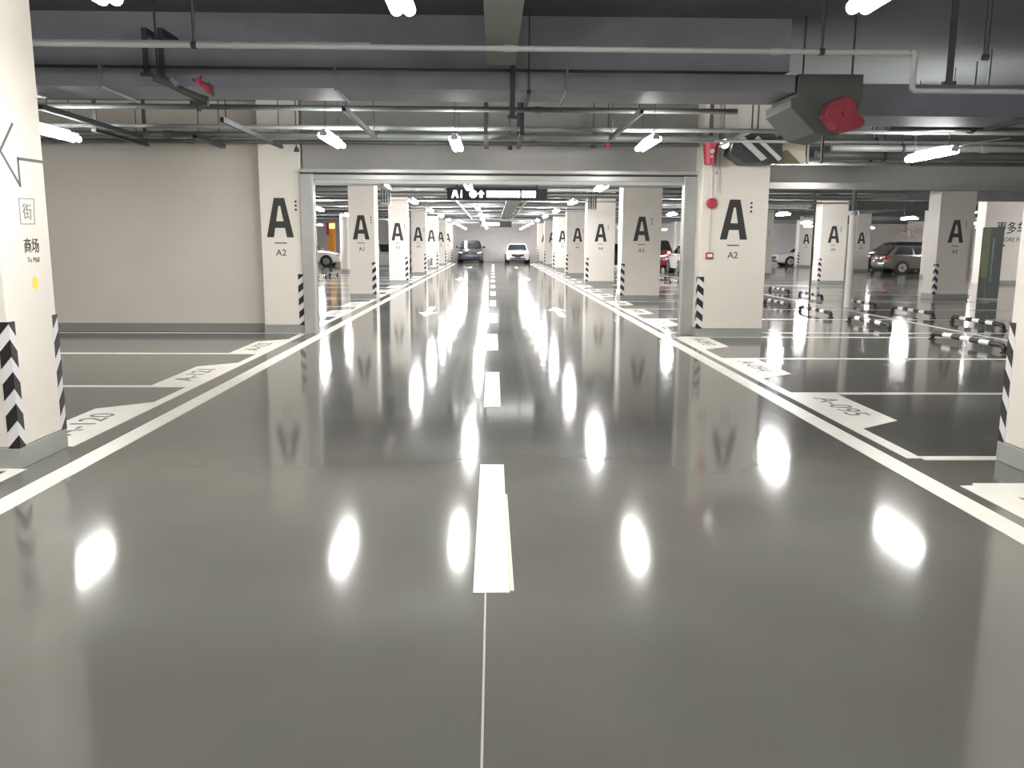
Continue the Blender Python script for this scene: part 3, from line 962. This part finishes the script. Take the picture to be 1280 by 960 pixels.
# white downpipe, dark pole, cabinet
t = thing('downpipe', (8.62, 20.3, 0), 'white downpipe standing among the striped wheel stops', 'pipe')
MB().tube([(0, 0, 0), (0, 0, 2.25)], .085, 16).build('run', 'white_wall', t, smooth=True)
MB().tube([(0, 0, 2.20), (0, 0, 2.30)], .12, 16).build('collar', 'galv', t)
MB().tube([(0, 0, 2.30), (0, 0, CEIL)], .05, 10).build('upper_run', 'pipe_dark', t)
t = thing('thin_pole', (9.0, 23.8, 0), 'thin dark pole among the striped wheel stops', 'pole')
MB().tube([(0, 0, 0), (0, 0, CEIL)], .025, 10).build('run', 'pipe_dark', t)
MB().box(-.02, .03, -.02, .02, .9, 1.3).build('box', 'pipe_dark', t)
t = thing('metal_cabinet', (13.72, 23.4, 0), 'tall grey metal cabinet leaning beside a white A column', 'cabinet')
MB().box(-.02, .36, -.2, .2, .05, 2.0).build('body', 'cabinet', t, bevel=.01)
MB().box(-.2, -.02, -.22, -.18, .62, 1.98).build('open_door', 'cabinet_green', t, bevel=.004)
MB().box(.06, .10, -.215, -.2, .5, 1.7).build('edge_trim', 'galv', t)
MB().box(-.02, .36, -.2, .2, 0, .05).build('base', 'pale_metal', t)


# ------------------------------------------------------------------ cars
def loft(sections, closed_ends=True):
    n = len(sections[0])
    m = MB()
    v = [p for s in sections for p in s]
    fs = []
    for i in range(len(sections) - 1):
        for j in range(n):
            fs.append((i * n + j, i * n + (j + 1) % n, (i + 1) * n + (j + 1) % n, (i + 1) * n + j))
    fs.append(tuple(range(n - 1, -1, -1)))
    fs.append(tuple(range((len(sections) - 1) * n, len(sections) * n)))
    m.add(v, fs)
    return m


CAR = {
    # style: length, half width, roof height, belt front, belt rear, cabin base front/rear (y from nose), roof front/rear, deck height
    'sedan': dict(L=4.7, W=.91, H=1.46, belt=.93, hood=.98, deck=1.06, cb=(1.25, 4.15), rf=(2.05, 3.30)),
    'hatch': dict(L=4.3, W=.89, H=1.50, belt=.95, hood=1.0, deck=1.02, cb=(1.15, 4.18), rf=(1.95, 3.65)),
    'suv': dict(L=4.65, W=.94, H=1.70, belt=1.08, hood=1.12, deck=1.12, cb=(1.25, 4.55), rf=(2.0, 4.15)),
}


def car(loc, rz, style, paint, label):
    """nose points to local -y; origin on the floor at the nose"""
    S = CAR[style]
    L, W, H, hood, deck = S['L'], S['W'], S['H'], S['hood'], S['deck']
    t = thing('car', loc, label, 'car', None, rz)
    # body
    st = [(0.0, .80, .36, .66), (.06, .90, .26, .76), (.25, .96, .22, hood - .16), (.7, .99, .20, hood - .06), (S['cb'][0], 1.0, .20, hood + .01),
          (L * .5, 1.0, .20, S['belt'] + .04), (S['cb'][1] - .3, 1.0, .20, deck), (L - .45, .98, .22, deck), (L - .12, .94, .26, deck - .05), (L, .86, .36, deck - .22)]
    secs = []
    for y, k, zb, zt in st:
        w = W * k
        sh = zb + (zt - zb) * .55
        ring = [(-w * .86, zb), (-w * .97, zb + .08), (-w, sh), (-w * .97, zt - .10), (-w * .86, zt - .025), (-w * .5, zt), (0, zt + .012),
                (w * .5, zt), (w * .86, zt - .025), (w * .97, zt - .10), (w, sh), (w * .97, zb + .08), (w * .86, zb), (0, zb)]
        secs.append([(x, y, z) for x, z in ring])
    loft(secs).build('body', paint, t, smooth=True)
    # cabin
    b0, b1 = S['cb']
    r0, r1 = S['rf']
    zb = S['belt'] - .02
    wb, wr = W * .93, W * .70

    def cring(y, f):
        w = wb + (wr - wb) * f
        z = zb + (H - zb) * f
        return w, z
    cab = MB()
    ly = [(0, b0, b1), (.5, b0 + (r0 - b0) * .52, b1 + (r1 - b1) * .5), (.88, r0 - .12, r1 + .10), (1.0, r0 + .12, r1 - .12)]
    rows = []
    for f, ya, yb in ly:
        w, z = cring(0, f)
        if f == 1.0:
            w *= .93
        rows.append([(-w, ya + .06, z), (-w * .7, ya, z), (w * .7, ya, z), (w, ya + .06, z), (w, (ya + yb) / 2, z), (w, yb - .06, z), (w * .7, yb, z), (-w * .7, yb, z), (-w, yb - .06, z), (-w, (ya + yb) / 2, z)])
    loft(rows).build('roof', paint, t, smooth=True)

    def pt(side, y_f, f):
        """point on the cabin side: y_f 0..1 along the cabin at height fraction f"""
        ya, yb = b0 + (r0 - b0) * f, b1 + (r1 - b1) * f
        w = wb + (wr - wb) * f
        return Vector((side * (w + .012), ya + (yb - ya) * y_f, zb + (H - zb) * f))
    for side in (-1, 1):
        for a, b in ((.09, .49), (.53, .90)):
            q = [pt(side, a, .14), pt(side, b, .14), pt(side, b - (.01 if a < .3 else .03), .84), pt(side, a + (.03 if a < .3 else 0), .84)]
            mm = MB()
            mm.add(q + [p - Vector((side * .02, 0, 0)) for p in q], [(0, 1, 2, 3), (7, 6, 5, 4), (0, 4, 5, 1), (1, 5, 6, 2), (2, 6, 7, 3), (3, 7, 4, 0)])
            mm.build('side_window', 'glass', t)
        o = pt(side, .05, .10)
        mr = MB().tube([o + Vector((side * .02, 0, 0)), o + Vector((side * .12, -.02, .04))], .03, 8)
        mr.box(*sorted((o.x + side * .08, o.x + side * .24)), o.y - .06, o.y + .03, o.z, o.z + .14)
        mr.build('mirror', paint, t)

    def slope_panel(name, ya, yb, sgn, m):
        q = []
        for f, s in ((.12, -1), (.12, 1), (.88, 1), (.88, -1)):
            w = (wb + (wr - wb) * f) * .90
            y = ya + (yb - ya) * f
            q.append(Vector((s * w, y - sgn * .022 - sgn * .02, zb + (H - zb) * f + .012)))
        mm = MB()
        mm.add(q + [p + Vector((0, sgn * .03, -.01)) for p in q], [(0, 1, 2, 3), (7, 6, 5, 4), (0, 4, 5, 1), (1, 5, 6, 2), (2, 6, 7, 3), (3, 7, 4, 0)])
        mm.build(name, m, t)
    slope_panel('windshield', b0, r0, 1, 'glass')
    slope_panel('rear_window', b1, r1, -1, 'glass')
    # nose
    zl = .62 if style != 'suv' else .74
    MB().prism([(-.42, zl - .10), (.42, zl - .10), (.50, zl + .06), (-.50, zl + .06)], lambda u, v, w: (u, -.02 + .06 * w, v)).build('grille', 'rubber', t)
    MB().prism([(-.60, .30), (.60, .30), (.55, .40), (-.55, .40)], lambda u, v, w: (u, -.015 + .1 * w, v)).build('lower_intake', 'rubber', t)
    MB().box(-.22, .22, -.035, -.02, .42, .54).build('number_plate', 'plate_blue', t)
    MB().box(-.1, .1, -.03, -.02, zl + .0, zl + .04).build('badge', 'chrome', t)
    for s in (-1, 1):
        MB().prism([(s * .52, zl - .04), (s * .86, zl + .02), (s * .88, zl + .14), (s * .56, zl + .08)], lambda u, v, w: (u, .0 + .22 * w + abs(u) * .05, v)).build('headlight', 'headlight', t, bevel=.01)
        zt = deck - .26
        MB().prism([(s * .48, zt), (s * .84, zt - .02), (s * .86, zt + .14), (s * .50, zt + .13)], lambda u, v, w: (u, L - .16 + .17 * w - abs(u) * .05, v)).build('taillight', 'taillight', t, bevel=.01)
    MB().box(-.24, .24, L - .01, L + .012, .60, .72).build('number_plate', 'plate_blue', t)
    # wheels
    R = .325 if style != 'suv' else .36
    for s in (-1, 1):
        for y in (.88, L - .95):
            xo = s * (W - .005)
            MB().tube([(s * (W - .30), y, R + .01), (s * (W + .004), y, R + .01)], R + .055, 20).build('wheel_arch', 'rubber', t)
            wv = MB().tube([(s * (W - .20), y, R), (s * (W - .01), y, R), (s * (W + .02), y, R)], [R, R, R - .03], 20).build('wheel', 'rubber', t)
            rim = MB().tube([(s * (W + .015), y, R), (s * (W + .028), y, R)], R * .66, 20)
            rim.build('rim', 'galv', wv)
            hub = MB()
            for k in range(5):
                a = k * 2 * PI / 5
                d_, n_ = Vector((0, math.cos(a), math.sin(a))), Vector((0, -math.sin(a), math.cos(a)))
                c = Vector((s * (W + .03), y, R))
                q = [c + n_ * .02, c - n_ * .02, c + d_ * R * .6 - n_ * .03, c + d_ * R * .6 + n_ * .03]
                hub.add(q + [p + Vector((s * .008, 0, 0)) for p in q], [(0, 1, 2, 3), (7, 6, 5, 4), (0, 4, 5, 1), (1, 5, 6, 2), (2, 6, 7, 3), (3, 7, 4, 0)])
            hub.build('spokes', 'chrome', wv)
    return t


car((-1.72, 63.4, 0), 0, 'suv', 'car_dark', 'dark charcoal SUV parked nose first at the lane end')
car((1.85, 63.6, 0), 0, 'sedan', 'car_white', 'white sedan parked beside the dark SUV at the lane end')
car((-9.55, 54.2, 0), PI / 2, 'sedan', 'car_white', 'white car seen side on below the orange column')
car((-3.35, 46.3, 0), PI / 2, 'hatch', 'car_silver', 'silver car in the bays between slim columns')
car((9.05, 51.2, 0), PI, 'suv', 'car_red', 'dark red car behind the broad columns')
car((10.22, 45.9, 0), PI, 'hatch', 'car_white', 'white hatchback parked next to the dark red car')
car((4.9, 53.0, 0), -PI / 2, 'hatch', 'car_dark', 'dark hatchback in a bay behind the second broad A column')
car((20.05, 60.2, 0), -PI / 2, 'sedan', 'car_white', 'white car nosing out behind the distant A columns')
car((24.95, 45.2, 0), PI * .5, 'hatch', 'car_brown', 'grey brown hatchback showing its tail by the far aisle')
car((22.5, 52.0, 0), -PI / 2, 'suv', 'car_dark', 'dark SUV behind the grey brown hatchback')
